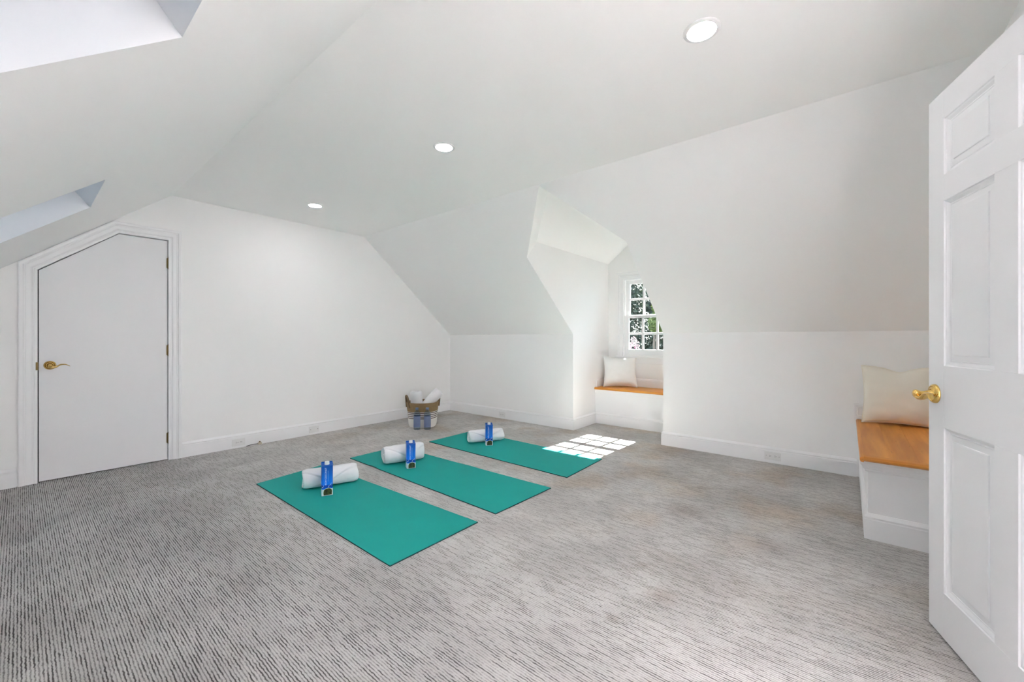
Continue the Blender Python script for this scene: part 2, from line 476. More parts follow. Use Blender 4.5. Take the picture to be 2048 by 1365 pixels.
# ------------------------------------------------------------------ baseboards
BASE = [(0, 0), (.016, 0), (.016, .108), (.0135, .112), (.0135, .117), (.016, .121), (.016, .124), (.008, .136), (.004, .142), (0, .142)]
def rightof(d): return V((d.y, -d.x, 0))
def leftof(d): return V((-d.y, d.x, 0))
def base(name, path, side, label=None):
    return struct(MB().sweep([(x, y, 0) for x, y in path], BASE, side, (0, 0, 1)).build(name, TRIM), label)
base('baseboard_back', [(.969, YB), (XR, YB)], rightof, 'white baseboard along the gable wall')
base('baseboard_back_corner', [(XL, YB), (-.0145, YB)], rightof)
base('baseboard_right', [(XR, YB-.016), (XR, DL), (XBE-.013, DL)], rightof, 'white baseboard from the far corner into the dormer alcove')
base('baseboard_right_near', [(XBE-.013, DR), (XR, DR), (XR, -.0545)], rightof, 'white baseboard along the near length of knee wall')
base('baseboard_left', [(XL, YF), (XL, YB-.016)], rightof)

# ------------------------------------------------------------------ door in the gable wall
d1 = struct(empty('door_1', (DX1, YB, 0)), 'flat white door with a sloping clipped top corner in the gable wall', 'door')
o1 = V((DX1, YB, 0))
g = .006
lf = [(DX0+g, .008), (DX0+g, DZ1-.004), (DXM-.001, DZ2-.007), (DX1-g, DZ2-.007), (DX1-g, .008)]
MB().prism([V((x, YB+.002, z))-o1 for x, z in lf], (0, .035, 0)).build('leaf', DOORP, d1)
st = [(DX0, 0), (DX0, DZ1), (DXM, DZ2), (DX1, DZ2), (DX1, 0)]
MB().prism([V((x, YB+.045, z))-o1 for x, z in st], (0, .03, 0)).build('gap_shade_sheet', DARK, d1)  # full dark sheet behind the leaf; shade of the gaps put into its colour
CAS = [(0, 0), (0, .011), (.003, .013), (.015, .013), (.018, .009), (.024, .009), (.030, .014), (.036, .016), (.058, .016), (.062, .0185), (.068, .0185), (.074, .024), (.090, .026), (.097, .022), (.097, 0)]
cas = MB()
cpath = [V((DX0, YB, 0))-o1, V((DX0, YB, DZ1))-o1, V((DXM, YB, DZ2))-o1, V((DX1, YB, DZ2))-o1, V((DX1, YB, 0))-o1]
cas.sweep(cpath, CAS, lambda d: V((-d.z, 0, d.x)), (0, -1, 0))
cas.build('casing', TRIM, d1)
for z in (1.809, 1.009, .204):
    h = MB().lathe([(.0055, -.050), (.0065, -.049), (.0065, .049), (.0055, .050)], 14, Matrix.Translation((0, -.004, z)))
    h.lathe([(.001, .055), (.0045, .053), (.0045, .049)], 12, Matrix.Translation((0, -.004, z)))
    h.lathe([(.0045, -.049), (.0045, -.053), (.001, -.055)], 12, Matrix.Translation((0, -.004, z)))
    h.box((-.012, -.0015, z-.045), (.004, .004, z+.045))
    h.build('hinge', OLDBRASS, d1, smooth=True)
MB().box((DX0-DX1-.010, -.0145, .872), (DX0-DX1+.003, -.008, .932)).build('strike_plate', OLDBRASS, d1, bevel=.001)

def lever_set(parent, M, mat, R=.034, length=.115):
    """rosette + neck + waving lever; local frame: x towards the lever tip, y out of the door, z up"""
    rx = Matrix.Rotation(-PI/2, 4, 'X')       # lathe axis to +y
    r = MB().lathe([(R, 0), (R, .004), (R*.93, .009), (R*.80, .011), (R*.74, .008), (R*.66, .012), (R*.50, .015), (R*.45, .012), (R*.36, .018), (.012, .022), (.011, .026)], 36, M @ rx)
    r.build('rosette', mat, parent, smooth=True, autosmooth=1.2)
    n = MB().lathe([(.010, .020), (.0085, .026), (.010, .029), (.0085, .032), (.0085, .044), (.0115, .050), (.0135, .056), (.0120, .063), (.006, .066)], 24, M @ rx)
    n.build('neck', mat, parent, smooth=True, autosmooth=1.2)
    k = 22; vs = []; m = 12
    for i in range(k+1):
        u = i / k
        cx = -.010 + length*u
        cz = -.004 - .014*math.sin(PI*min(1, u*1.9)) * (1-u) + .010*math.sin(PI*max(0, (u-.38)/.62)) - .006*max(0, u-.8)*5
        cy = .056 - .010*math.sin(PI*u) + .004*u
        hz = (.0100*(1-u)**1.6 + .0032) * (1 if u < .97 else .45)
        hy = (.0085 + .0050*math.sin(PI*min(1, u*1.15))) * (1 if u < .97 else .5)
        for j in range(m):
            a = 2*PI*j/m
            vs.append(M @ V((cx, cy + hy*math.cos(a), cz + hz*math.sin(a))))
    fs = [(i*m+j, i*m+(j+1) % m, (i+1)*m+(j+1) % m, (i+1)*m+j) for i in range(k) for j in range(m)] + [tuple(range(m-1, -1, -1)), tuple(k*m+j for j in range(m))]
    MB().add(vs, fs).build('lever', mat, parent, smooth=True, autosmooth=1.4)
MF = Matrix(((1, 0, 0, .153-DX1), (0, -1, 0, .002), (0, 0, 1, .906), (0, 0, 0, 1)))
lever_set(d1, MF, plain('lever_brass', (.62, .44, .16), .22, 1.))

# ------------------------------------------------------------------ open six-panel door
d2 = struct(empty('door_2', (2.26, -.244, 0), math.radians(-163.56)), 'white six-panel door standing open with a brass lever', 'door')
DW, DTH = .83, .035
cols = ((.100, .366), (.464, .730)); rows = ((.175, .783), (1.012, 1.619), (1.715, 1.922)); DH0, DH1 = .008, 2.026
for x0, x1 in ((0, cols[0][0]), (cols[1][1], DW)):
    MB().box((x0, 0, DH0), (x1, DTH, DH1)).build('stile', DOORP, d2, bevel=.0012)
for z0, z1 in ((DH0, rows[0][0]), (rows[0][1], rows[1][0]), (rows[1][1], rows[2][0]), (rows[2][1], DH1)):
    MB().box((cols[0][0], 0, z0), (cols[1][1], DTH, z1)).build('rail', DOORP, d2, bevel=.0009)
for z0, z1 in rows:
    MB().box((cols[0][1], 0, z0), (cols[1][0], DTH, z1)).build('mullion', DOORP, d2, bevel=.0009)
RING = ((0, .0005), (.002, .004), (.006, .0055), (.011, .010), (.014, .0125), (.017, .0125), (.019, .011), (.021, .0125), (.040, .0105), (.0415, .0070), (.046, .0062))
def ringpanel(b, x0, x1, z0, z1, ring, f=lambda x, d, z: (x, d, z)):
    vs = []; fs = []
    for i, (q, d) in enumerate(ring):
        vs += [f(x0+q, d, z0+q), f(x1-q, d, z0+q), f(x1-q, d, z1-q), f(x0+q, d, z1-q)]
        if i:
            for k in range(4): fs.append((4*i-4+k, 4*i-4+(k+1) % 4, 4*i+(k+1) % 4, 4*i+k))
    n = 4*(len(ring)-1); fs.append((n, n+1, n+2, n+3)); b.add(vs, fs)
for x0, x1 in cols:
    for z0, z1 in rows:
        p = MB(); ringpanel(p, x0, x1, z0, z1, RING)
        ringpanel(p, x0, x1, z0, z1, RING, lambda x, d, z: (x, DTH-d, z))
        p.build('panel', DOORP, d2)
MF2 = Matrix(((1, 0, 0, .0455), (0, -1, 0, 0), (0, 0, 1, .903), (0, 0, 0, 1)))
lever_set(d2, MF2, BRASS, .036, .125)
MB().box((-.0012, .006, .872), (.001, .029, .934)).build('latch_plate', OLDBRASS, d2)
for z in (.22, 1.02, 1.82):
    MB().lathe([(.0065, -.05), (.0065, .05)], 14, Matrix.Translation((DW+.004, DTH*.9, z))).build('hinge', OLDBRASS, d2, smooth=True)
# casing of that doorway, on the front wall
tr = MB().sweep([(FX0, YF, 0), (FX0, YF, 2.05), (FX1, YF, 2.05), (FX1, YF, 0)], CAS, lambda d: V((-d.z, 0, d.x)), (0, 1, 0))
struct(tr.build('trim_1', TRIM))

# ------------------------------------------------------------------ dormer window
w1 = struct(empty('window_1', (XW, (WY0+WY1)/2, WZ0)), 'white six-over-six sash window in the dormer', 'window')
ow = w1.location.copy()
def wb(name, boxes, mat=TRIM, parent=None, bevel=.0015):
    b = MB()
    for a, c in boxes: b.box(V(a)-ow, V(c)-ow)
    return b.build(name, mat, parent or w1, bevel=bevel)
wb('jamb', [((XW, WY0, WZ0), (XW+T, WY0+.014, WZ1)), ((XW, WY1-.014, WZ0), (XW+T, WY1, WZ1)), ((XW, WY0+.014, WZ1-.012), (XW+T, WY1-.014, WZ1))])
WC = [(0, 0), (0, .012), (.004, .014), (.012, .014), (.015, .010), (.045, .014), (.052, .020), (.078, .022), (.082, .018), (.082, 0)]
cw = MB().sweep([V((XW, WY0, WZ0-.02))-ow, V((XW, WY0, WZ1))-ow, V((XW, WY1, WZ1))-ow, V((XW, WY1, WZ0-.02))-ow], WC, lambda d: V((0, -d.z, d.y)), (-1, 0, 0))
cw.build('casing', TRIM, w1)
wb('head_cap', [((XW-.034, WY0-.095, WZ1+.080), (XW, WY1+.095, WZ1+.098)), ((XW-.024, WY0-.086, WZ1+.068), (XW, WY1+.086, WZ1+.080))], bevel=.003)
wb('stool', [((XW-.045, WY0-.10, WZ0-.040), (XW+.03, WY1+.10, WZ0-.018))], bevel=.005)
wb('sill', [((XW+.02, WY0, WZ0-.03), (XW+T+.03, WY1, WZ0+.0))])
wb('apron', [((XW-.016, WY0-.08, WZ0-.115), (XW, WY1+.08, WZ0-.040))], bevel=.004)
def sash(name, x, z0, z1, gy0, gy1, gz0, gz1):
    th = .034
    s = wb(name, [((x, WY0+.014, z0), (x+th, gy0, z1)), ((x, gy1, z0), (x+th, WY1-.014, z1)), ((x, gy0, z0), (x+th, gy1, gz0)), ((x, gy0, gz1), (x+th, gy1, z1))], bevel=.003)
    mw = .0138; py = [gy0 + (gy1-gy0)*k/3 for k in range(4)]; zm = (gz0+gz1)/2
    for k in (1, 2): wb('muntin', [((x+.004, py[k]-mw, gz0), (x+th-.004, py[k]+mw, gz1))], parent=s, bevel=.004)
    wb('muntin', [((x+.005, gy0, zm-mw), (x+th-.005, gy1, zm+mw))], parent=s, bevel=.004)
    for k in range(3):
        for za, zb in ((gz0, zm), (zm, gz1)):
            wb('pane', [((x+.016, py[k], za), (x+.019, py[k+1], zb))], GLASS, s, 0)
sash('lower_sash', XW+.014, WZ0, 1.430, 1.722, 2.298, .973, 1.397)
sash('upper_sash', XW+.052, 1.404, WZ1-.012, 1.722, 2.298, 1.441, 1.862)

# ------------------------------------------------------------------ dormer bench
bn = empty('window_bench', (XBE, DM, 0)); ob = V(bn.location)
tag(bn, 'white built-in window bench with a honey wood seat inside the dormer alcove', 'bench')
def bb(name, boxes, mat, parent, bevel=.002, o=ob):
    b = MB()
    for a, c in boxes: b.box(V(a)-o, V(c)-o)
    return b.build(name, mat, parent, bevel=bevel)
e = .001
bb('front_panel', [((XBE, DR+e, 0), (XBE+.02, DL-e, .4465))], TRIM, bn)
bb('seat_moulding', [((XBE-.012, DR+e, .418), (XBE, DL-e, .4465)), ((XBE-.007, DR+e, .402), (XBE, DL-e, .418))], TRIM, bn)
fbz = MB().sweep([V((XBE, DL-e, 0))-ob, V((XBE, DR+e, 0))-ob], BASE, rightof, (0, 0, 1)); fbz.build('bench_baseboard', TRIM, bn)
for k in range(3):
    x0 = XBE-.024+.014 + k*(XW-XBE+.010-.001)/3
    bb('seat_plank', [((x0+.0004, DR+e, .447), (x0+(XW-XBE+.009)/3-.0004, DL-e, .475))], WOODY, bn, .0015)
ns = MB().sweep([V((XBE-.010, DL-e, .447))-ob, V((XBE-.010, DR+e, .447))-ob], [(0, 0), (.010, 0), (.014, .004), (.016, .012), (.016, .018), (.013, .025), (.008, .028), (0, .028)], rightof, (0, 0, 1))
ns.build('seat_nosing', WOODY, bn)
b = MB().sweep([V((XBE+.02, DL-e, .4755))-ob, V((XW-e, DL-e, .4755))-ob, V((XW-e, DR+e, .4755))-ob], [(0, 0), (.014, 0), (.014, .085), (.010, .092), (.012, .098), (.004, .110), (0, .110)], rightof, (0, 0, 1))
b.build('back_moulding', TRIM, bn)

# ------------------------------------------------------------------ bench along the front wall, behind the open door
BX, BY = 3.016, -.0865                  # body corner
b2 = empty('wall_bench', (BX, BY, 0)); o2 = V(b2.location)
tag(b2, 'deep white built-in bench with a honey wood seat beside the open door', 'bench')
bb('body', [((BX, YF+e, 0), (XR-e, BY, .436))], TRIM, b2, .002, o2)
sw = MB().sweep([V((XR-e, BY, 0))-o2, V((BX, BY, 0))-o2, V((BX, YF+e, 0))-o2], BASE, rightof, (0, 0, 1))
# the baseboard faces away from the body
def outw(d): return V((0, 1, 0)) if abs(d.x) > .5 else V((-1, 0, 0))
MB().sweep([V((XR-e, BY, 0))-o2, V((BX, BY, 0))-o2, V((BX, YF+e, 0))-o2], BASE, outw, (0, 0, 1)).build('bench_baseboard', TRIM, b2)
MOU = [(0, 0), (.010, 0), (.013, .006), (.013, .012), (.020, .020), (.026, .034), (.030, .038), (.034, .046), (.034, .062), (0, .062)]
MB().sweep([V((XR-e, BY, .374))-o2, V((BX, BY, .374))-o2, V((BX, YF+e, .374))-o2], MOU, outw, (0, 0, 1)).build('seat_moulding', TRIM, b2)
ys = [YF+e + (BY+.018-YF)*k/4 for k in range(5)]
for k in range(4):
    bb('seat_plank', [((BX-.02, ys[k]+.0002, .437), (XR-e, ys[k+1]-.0002, .465))], WOODX, b2, .0006, o2)
NOS = [(0, 0), (.014, 0), (.020, .004), (.024, .011), (.024, .018), (.019, .025), (.012, .028), (0, .028)]
MB().sweep([V((BX-.0215, BY+.0185, .437))-o2, V((BX-.0215, YF+e, .437))-o2], [(a*2.2, h) for a, h in NOS], outw, (0, 0, 1)).build('end_nosing', WOODY, b2, smooth=True, autosmooth=.5)
MB().sweep([V((XR-e, BY+.0185, .437))-o2, V((BX-.074, BY+.0185, .437))-o2], [(a*.72, h) for a, h in NOS], outw, (0, 0, 1)).build('side_nosing', WOODX, b2, smooth=True, autosmooth=.5)
bp = MB(); bp.box(V((XR-.010, YF+.001, .466))-o2, V((XR-e, -.035, .592))-o2)
ringpanel(bp, YF+.001-BY, -.035-BY, .466, .592, ((0, 0), (.001, .010), (.012, .010), (.014, .006), (.018, .006), (.020, .012), (.030, .012), (.033, .004), (.038, .003)), lambda x, d, z: (XR-.010-d-BX, x, z))
bp.build('back_panel', TRIM, b2)

# ------------------------------------------------------------------ pillows
def pillow(name, w, h, t, mat, M, chop=0., seed=0, ear=.03, sag=0.):
    n = 30; bmv = {}; vs = []; fs = []
    def pt(i, j, s):
        u = -1 + 2*i/n; v = -1 + 2*j/n
        # corners stand out as ears, the edges draw in between them
        px = u*(w/2 - ear*(1-v*v)**1.0*abs(u)**3); pz = v*(h/2 - ear*(1-u*u)*abs(v)**3)
        if chop and v > 0: pz -= chop*math.exp(-(u/.30)**2)*v**2
        prof = max(0., (1-abs(u)**2.6))**.62 * max(0., (1-abs(v)**2.6))**.62
        d = t/2*prof*(1 + .10*noise.noise(V((u*1.5+seed, v*1.5, seed))))
        if chop: d *= 1 - .28*math.exp(-(u/.22)**2)*max(0, v)
        if sag: d *= 1 + sag*(-v)
        d += .006*noise.noise(V((u*3.2+seed*2, v*3.2, 1.)))*prof
        return M @ V((px, -s*d, pz + h/2))
    for s in (1, -1):
        for i in range(n+1):
            for j in range(n+1):
                edge = i in (0, n) or j in (0, n)
                if s == -1 and edge: continue
                bmv[(s, i, j)] = len(vs); vs.append(pt(i, j, s))
    for i in range(n+1):
        for j in range(n+1):
            if i in (0, n) or j in (0, n): bmv[(-1, i, j)] = bmv[(1, i, j)]
    for s in (1, -1):
        for i in range(n):
            for j in range(n):
                q = [bmv[(s, i, j)], bmv[(s, i+1, j)], bmv[(s, i+1, j+1)], bmv[(s, i, j+1)]]
                fs.append(tuple(q if s == 1 else q[::-1]))
    o = MB().add(vs, fs).build(name, mat, smooth=True, autosmooth=2.0)
    edge = [(i, 0) for i in range(n)] + [(n, j) for j in range(n)] + [(n-i, n) for i in range(n)] + [(0, n-j) for j in range(n)]
    ring = [vs[bmv[(1, i, j)]] for i, j in edge]; ring.append(ring[0])
    sm = MB().tube(ring, .0032, 6).build('seam', mat, smooth=True, autosmooth=2.0)
    sm.parent = o
    return o
# on the dormer bench, in the corner by the cheek, leaning on the window wall
vx = V((5.170, 2.128, 0)) - V((4.955, 2.515, 0)); ang = math.atan2(vx.y, vx.x)
mid = (V((5.170, 2.128, 0)) + V((4.955, 2.515, 0))) / 2
MP = Matrix.Translation((mid.x, mid.y, .477)) @ Matrix.Rotation(ang, 4, 'Z') @ Matrix.Rotation(math.radians(-13), 4, 'X')
tag(pillow('pillow', .44, .415, .15, LINEN2, MP, seed=3, ear=.022, chop=.012), 'off-white square pillow propped on the dormer window bench', 'pillow')
# on the other bench, leaning on the knee wall
MP = Matrix.Translation((4.165, -.300, .468)) @ Matrix.Rotation(-PI/2, 4, 'Z') @ Matrix.Rotation(math.radians(-10), 4, 'X')
tag(pillow('pillow', .435, .445, .17, LINEN1, MP, seed=8, ear=.016, chop=.032), 'cream pillow with a dented top on the bench beside the open door', 'pillow')

# ------------------------------------------------------------------ recessed lights
def downlight(x, y, z, label, group, mat):
    r = empty('recessed_ceiling_light', (x, y, z)); tag(r, label, 'light', group)
    MB().lathe([(.074, 0), (.074, -.002), (.070, -.005), (.058, -.0065), (.056, -.004), (.056, 0)], 40).build('trim_ring', LAMPTRIM, r, smooth=True, autosmooth=1.)
    MB().lathe([(.0558, -.001), (.0558, -.003), (.040, -.0075), (.020, -.0095), (.002, -.010)], 40).build('lens', mat, r, smooth=True)
    return r
for y, lab in ((.484, 'recessed round ceiling light, the one closest to the open door'), (2.147, 'recessed round ceiling light, middle one of the row'), (4.069, 'recessed round ceiling light, the one closest to the gable wall')):
    downlight(1.865, y, ZC, lab, 'recessed ceiling lights', LENS)
for x, lab in ((.1, 'far'), (.95, 'middle'), (1.8, 'near')):  # unseen fill lamps, added in the invented hall to brighten the room
    downlight(x, -.75, 3.0, 'added fill light in the invented hall behind the doorway, the %s one' % lab, 'added hall fill lights', HALL_FILL_LENS)

# ------------------------------------------------------------------ outlets and cable
def plate(name, loc, rz, label, kind, w=.116, h=.072):
    r = empty(name, loc, rz); tag(r, label, 'outlet')
    MB().box((-w/2, -.005, -h/2), (w/2, 0, h/2)).build('cover_plate', PLASTIC, r, bevel=.0018)
    if kind == 'duplex':
        for s in (-1, 1):
            c = s*.0195
            k = MB().prism([(c+.0145*math.cos(a)*(1 if abs(math.cos(a)) < .8 else .93), -.0055, .0135*math.sin(a)) for a in [2*PI*q/20 for q in range(20)]], (0, -.0018, 0)).build('receptacle', PLASTIC, r)
            sl_ = MB().box((c-.006, -.0082, .0038), (c+.002, -.0070, .0058)).box((c-.005, -.0082, -.0058), (c+.002, -.0070, -.0038))
            sl_.lathe([(.0022, 0), (.0022, .0012)], 10, Matrix.Translation((c+.007, -.0070, 0)) @ Matrix.Rotation(PI/2, 4, 'X'))
            sl_.build('slots', SLOT, r).parent = k
        xs = (0,)
    else: xs = (-.042, .042)
    if kind == 'duplex': xs = (-.049, .049) if w > .12 else (0,)
    for x in xs:
        MB().lathe([(.0034, 0), (.0034, .0012), (.0022, .0018)], 12, Matrix.Translation((x, -.005, 0)) @ Matrix.Rotation(PI/2, 4, 'X')).build('screw', SLOT if kind != 'duplex' else STEEL, r)
    return r
plate('wall_outlet', (1.428, YB-.0165, .057), 0, 'white duplex outlet in the baseboard near the clipped-corner door', 'duplex')
plate('cable_plate', (2.19, YB-.0165, .060), 0, 'blank white cover plate with two screws in the gable baseboard', 'blank')
plate('wall_outlet', (XR-.0165, .518, .064), -PI/2, 'white duplex outlet in the baseboard under the blank knee wall by the bench', 'duplex', w=.128)
plate('wall_outlet', (XR-.0165, 3.721, .060), -PI/2, 'white duplex outlet in the baseboard between the far corner and the dormer', 'duplex')
cb = empty('coaxial_cable', (1.60, 4.79, 0)); tag(cb, 'short black cable with a beige connector lying on the carpet by the gable baseboard', 'cable')
pts = [(-.105, .012, .002), (-.07, .006, .008), (-.03, -.004, .012), (.0, -.012, .012)]
MB().tube(pts, .0034, 8).build('wire', BLACK, cb, smooth=True)
MB().box((-.004, -.024, .002), (.030, -.002, .026)).build('connector', BEIGE, cb, bevel=.003)
MB().lathe([(.007, 0), (.007, .012)], 14, Matrix.Translation((.013, -.013, .024))).build('jack', OLDBRASS, cb, smooth=True)

# ------------------------------------------------------------------ yoga mats
def yoga_mat(c, label, bumps=()):
    """c: far-left, far-right, near-right, near-left corners on the floor"""
    c = [V((*p, 0)) for p in c]; n, m = 48, 14; o = sum(c, V())/4
    top = []; bot = []
    for i in range(n+1):
        for j in range(m+1):
            u, v = i/n, j/m
            p = (c[0]*(1-v)+c[1]*v)*(1-u) + (c[3]*(1-v)+c[2]*v)*u - o
            z = .0008*noise.noise(V((p.x*4, p.y*4, o.x*3))) + .0008
            for (bu, bv, bs, bh) in bumps: z += bh*math.exp(-((u-bu)/bs)**2 - ((v-bv)/.25)**2)
            top.append((p.x, p.y, .0065+z)); bot.append((p.x, p.y, max(.0008, z)))
    k = (n+1)*(m+1); I = lambda i, j: i*(m+1)+j
    ft = [(I(i, j), I(i, j+1), I(i+1, j+1), I(i+1, j)) for i in range(n) for j in range(m)]
    t = MB().add(top, ft); vs = top + bot
    per = [(i, 0) for i in range(n)] + [(n, j) for j in range(m)] + [(n-i, m) for i in range(n)] + [(0, m-j) for j in range(m)]
    r = empty('yoga_mat', o); tag(r, label, 'yoga mat', 'yoga mats on the carpet')
    mt = t.build('top_surface', MAT1, r, smooth=True, autosmooth=3)
    e = MB(); e.add(vs, [(I(*per[q]), I(*per[(q+1) % len(per)]), k+I(*per[(q+1) % len(per)]), k+I(*per[q])) for q in range(len(per))] +
                    [tuple(k+x for x in reversed(f)) for f in ft])
    e.build('underside', MATEDGE, r)
    return r
yoga_mat(((1.152, 3.479), (1.694, 3.554), (1.762, 1.722), (1.149, 1.719)), 'teal yoga mat lying closest to the clipped-corner door, first of the three')
yoga_mat(((1.956, 3.566), (2.475, 3.569), (2.513, 1.699), (1.918, 1.718)), 'teal yoga mat lying in the middle of the three', ((.22, 0., .03, .006), (.55, 1., .05, .003)))
yoga_mat(((2.811, 3.48), (3.451, 3.487), (3.417, 1.746), (2.785, 1.729)), 'teal yoga mat with window sunlight on it, beside the dormer')

# ------------------------------------------------------------------ rolled towels
def towel_roll(L, R, seed, squash=.94, lift=.007, parent_loc=None, rot=None, label='', group=None, flap=True):
    """roll with its axis on local x, resting on z=0"""
    rnd = random.Random(seed)
    n, m = 48, 128; vs = []; fs = []
    def rad(x, a):
        u = x/(L/2)
        r = R*(1 + .045*noise.noise(V((u*1.7, math.cos(a)*1.3+seed, math.sin(a)*1.3))) + .02*noise.noise(V((u*5, math.cos(a)*3+seed, math.sin(a)*3))))
        r *= 1 - .10*max(0, abs(u)-.86)**1.5/.052 * .8
        if flap:
            # two diagonal fold edges run from the middle out to the ends
            aa = (a + PI/2) % (2*PI) - PI/2
            fold = .15 + 1.05*abs(u+.06*math.sin(seed))
            s = (aa - (fold*1.35 - .40)) / .055
            r += .0095/(1+math.exp(max(-30, min(30, -s)))) * (1 if aa < 2.6 else max(0, 1-(aa-2.6)/.5)) - .0085*math.exp(-(s/1.3)**2)
        return r
    for i in range(n+1):
        x = -L/2 + L*i/n
        wob = .012*noise.noise(V((seed, x*4, 0)))
        for k in range(m):
            a = 2*PI*k/m
            r = rad(x, a)
            sk = .004*math.sin(2*a+seed)*(abs(x)/(L/2))**4         # uneven ends
            y, z = -r*math.cos(a), r*math.sin(a)*squash
            vs.append((x+sk, y+wob*.5, max(z+R*squash, .004*(1 if z < 0 else 0))))
    fs = [(i*m+k, i*m+(k+1) % m, (i+1)*m+(k+1) % m, (i+1)*m+k) for i in range(n) for k in range(m)]
    # ends: a rounded lip, then the coils sinking inwards
    for end in (0, 1):
        base = end*n*m; sgn = 1 if end else -1
        prev = [base+k for k in range(m)]
        cx = sgn*L/2
        for q, (f, d) in enumerate(((.955, .006), (.89, .008), (.82, .004), (.79, -.004), (.74, .001), (.66, .004), (.60, .001), (.57, -.006), (.52, .001), (.42, .004), (.36, .001), (.33, -.006), (.27, .001), (.14, .002))):
            cur = []
            for k in range(m):
                a = 2*PI*k/m; ff = f - .05*(k/m)*(1 if q > 2 else 0)
                x, y, z = vs[base+k]
                cur.append(len(vs)); vs.append((x+sgn*d, y*ff, R*squash + (z-R*squash)*ff))
            for k in range(m):
                fs.append((prev[k], prev[(k+1) % m], cur[(k+1) % m], cur[k]))
            prev = cur
        fs.append(tuple(prev))
    o = MB().add(vs, fs).build('rolled_towel', TOWEL, smooth=True, autosmooth=3)
    if parent_loc: o.location = parent_loc
    if rot: o.rotation_euler = rot
    tag(o, label, 'towel', group)
    return o
def towel_on_mat(a, b, R, seed, label, up=.0078):
    a, b = V((*a, 0)), V((*b, 0)); d = b-a; nrm = V((-d.y, d.x, 0)).normalized()
    c = (a+b)/2 + nrm*R*.80
    towel_roll(d.length, R, seed, parent_loc=(c.x, c.y, up), rot=(0, 0, math.atan2(d.y, d.x)), label=label, group='rolled towels on the yoga mats')
towel_on_mat((1.315, 3.042), (1.655, 2.910), .068, 2, 'rolled white towel on the yoga mat closest to the clipped-corner door')
towel_on_mat((2.030, 3.100), (2.351, 2.982), .076, 5, 'rolled white towel on the middle yoga mat')
towel_on_mat((3.024, 3.060), (3.352, 2.886), .064, 9, 'rolled white towel on the yoga mat with the window sunlight')

# ------------------------------------------------------------------ coconut water cartons
def carton():
    r = empty('drink_carton')
    w = .0365
    def ring(z, ch, s=1., dx=0.):
        q = w*s; c = ch
        return [(x, y, z) for x, y in ((-q+c, -q), (q-c, -q), (q, -q+c), (q, q-c), (q-c, q), (-q+c, q), (-q, q-c), (-q, -q+c))]
    levels = [ring(0, .002), ring(.004, .0025), ring(.05, .007), ring(.11, .011), ring(.165, .008), ring(.208, .003)]
    vs = [p for l in levels for p in l]
    top = [(x, y, .208 + (.014*(y+w)/(2*w))) for x, y, z in ring(.208, .003, .985)]
    vs += top; k = len(levels)+1
    fs = [(i*8+j, i*8+(j+1) % 8, (i+1)*8+(j+1) % 8, (i+1)*8+j) for i in range(k-1) for j in range(8)] + [tuple(range(7, -1, -1)), tuple((k-1)*8+j for j in range(8))]
    MB().add(vs, fs).build('body', CARTON, r)
    # folded ear on the side and the seam ridge on top
    MB().prism([(.036, .010, .215), (.0425, .012, .194), (.0415, .031, .194), (.036, .033, .219)], (.0012, 0, .001)).build('folded_ear', CARTON, r)
    MB().box((-.0355, .018, .2185), (.0355, .0205, .2245)).build('top_seam', CARTON, r)
    cap = MB().lathe([(.0165, .212), (.0165, .216), (.0155, .217), (.0155, .230), (.0140, .2325), (.004, .2335)], 26, Matrix.Translation((0, -.006, 0))).build('cap', CAPWHITE, r, smooth=True)
    # coconut print: green husk with a pale rim
    def blob(inset, y):
        P = [(-.027, .004), (.027, .004), (.0285, .03), (.026, .043), (.016, .050), (.004, .0525), (-.010, .0505), (-.022, .045), (-.0265, .036), (-.0285, .02)]
        return [(.003+x*1.04*(1-inset*18), y, .004+(z-.004)*(1-inset*14)) for x, z in P]
    face = -w-.0004
    MB().prism(blob(0, face), (0, -.0004, 0)).build('coconut_rim', HUSKRIM, r)
    MB().prism(blob(.004, face-.0005), (0, -.0004, 0)).build('coconut', HUSK, r)
    for (x0, z0, x1, z1) in ((.004, .054, .010, .068), (.010, .068, .022, .074), (.022, .074, .026, .086), (.018, .073, .029, .070), (-.026, .064, -.023, .074), (.006, .060, .013, .063)):
        MB().tube([(x0, face-.0003, z0), (x1, face-.0003, z1)], .0006, 6).build('splash_print', WHITEPRINT, r)
    MB().prism([(-.030+.0035*math.cos(q), face, .060+.0035*math.sin(q)) for q in [2*PI*i/12 for i in range(12)]], (0, -.0004, 0)).build('badge_print', WHITEPRINT, r)
    cu = bpy.data.curves.new('lettering', 'FONT'); cu.body = 'KOH COCONUT'; cu.size = .0215; cu.extrude = .0002; cu.align_x = 'LEFT'; cu.align_y = 'CENTER'
    cu.space_character = 1.0; cu.offset = -.0002
    tmp = bpy.data.objects.new('tmp', cu); COL.objects.link(tmp)
    bpy.context.view_layer.update()
    me = bpy.data.meshes.new_from_object(tmp.evaluated_get(bpy.context.evaluated_depsgraph_get()))
    bpy.data.objects.remove(tmp)
    xs = [v.co.x for v in me.vertices]; s = .122/(max(xs)-min(xs)); me.transform(Matrix.Diagonal((s, s*1.0, 1, 1)))
    me.materials.clear(); me.materials.append(WHITEPRINT)
    lt = bpy.data.objects.new('lettering', me); COL.objects.link(lt); lt.parent = r
    # the fine print beside the name is a run of specks too small to read
    fp = MB()
    for q in range(26): fp.box((.0045, face-.0004, .098+q*.0030), (.0070 if q % 4 else .0060, face, .0998+q*.0030))
    fp = fp.build('fine_print', PALEPRINT, r); fp['kind'] = 'stuff'
    lt.matrix_local = Matrix(((0, -1, 0, -.009), (0, 0, -1, face-.0009), (1, 0, 0, .074), (0, 0, 0, 1)))
    return r
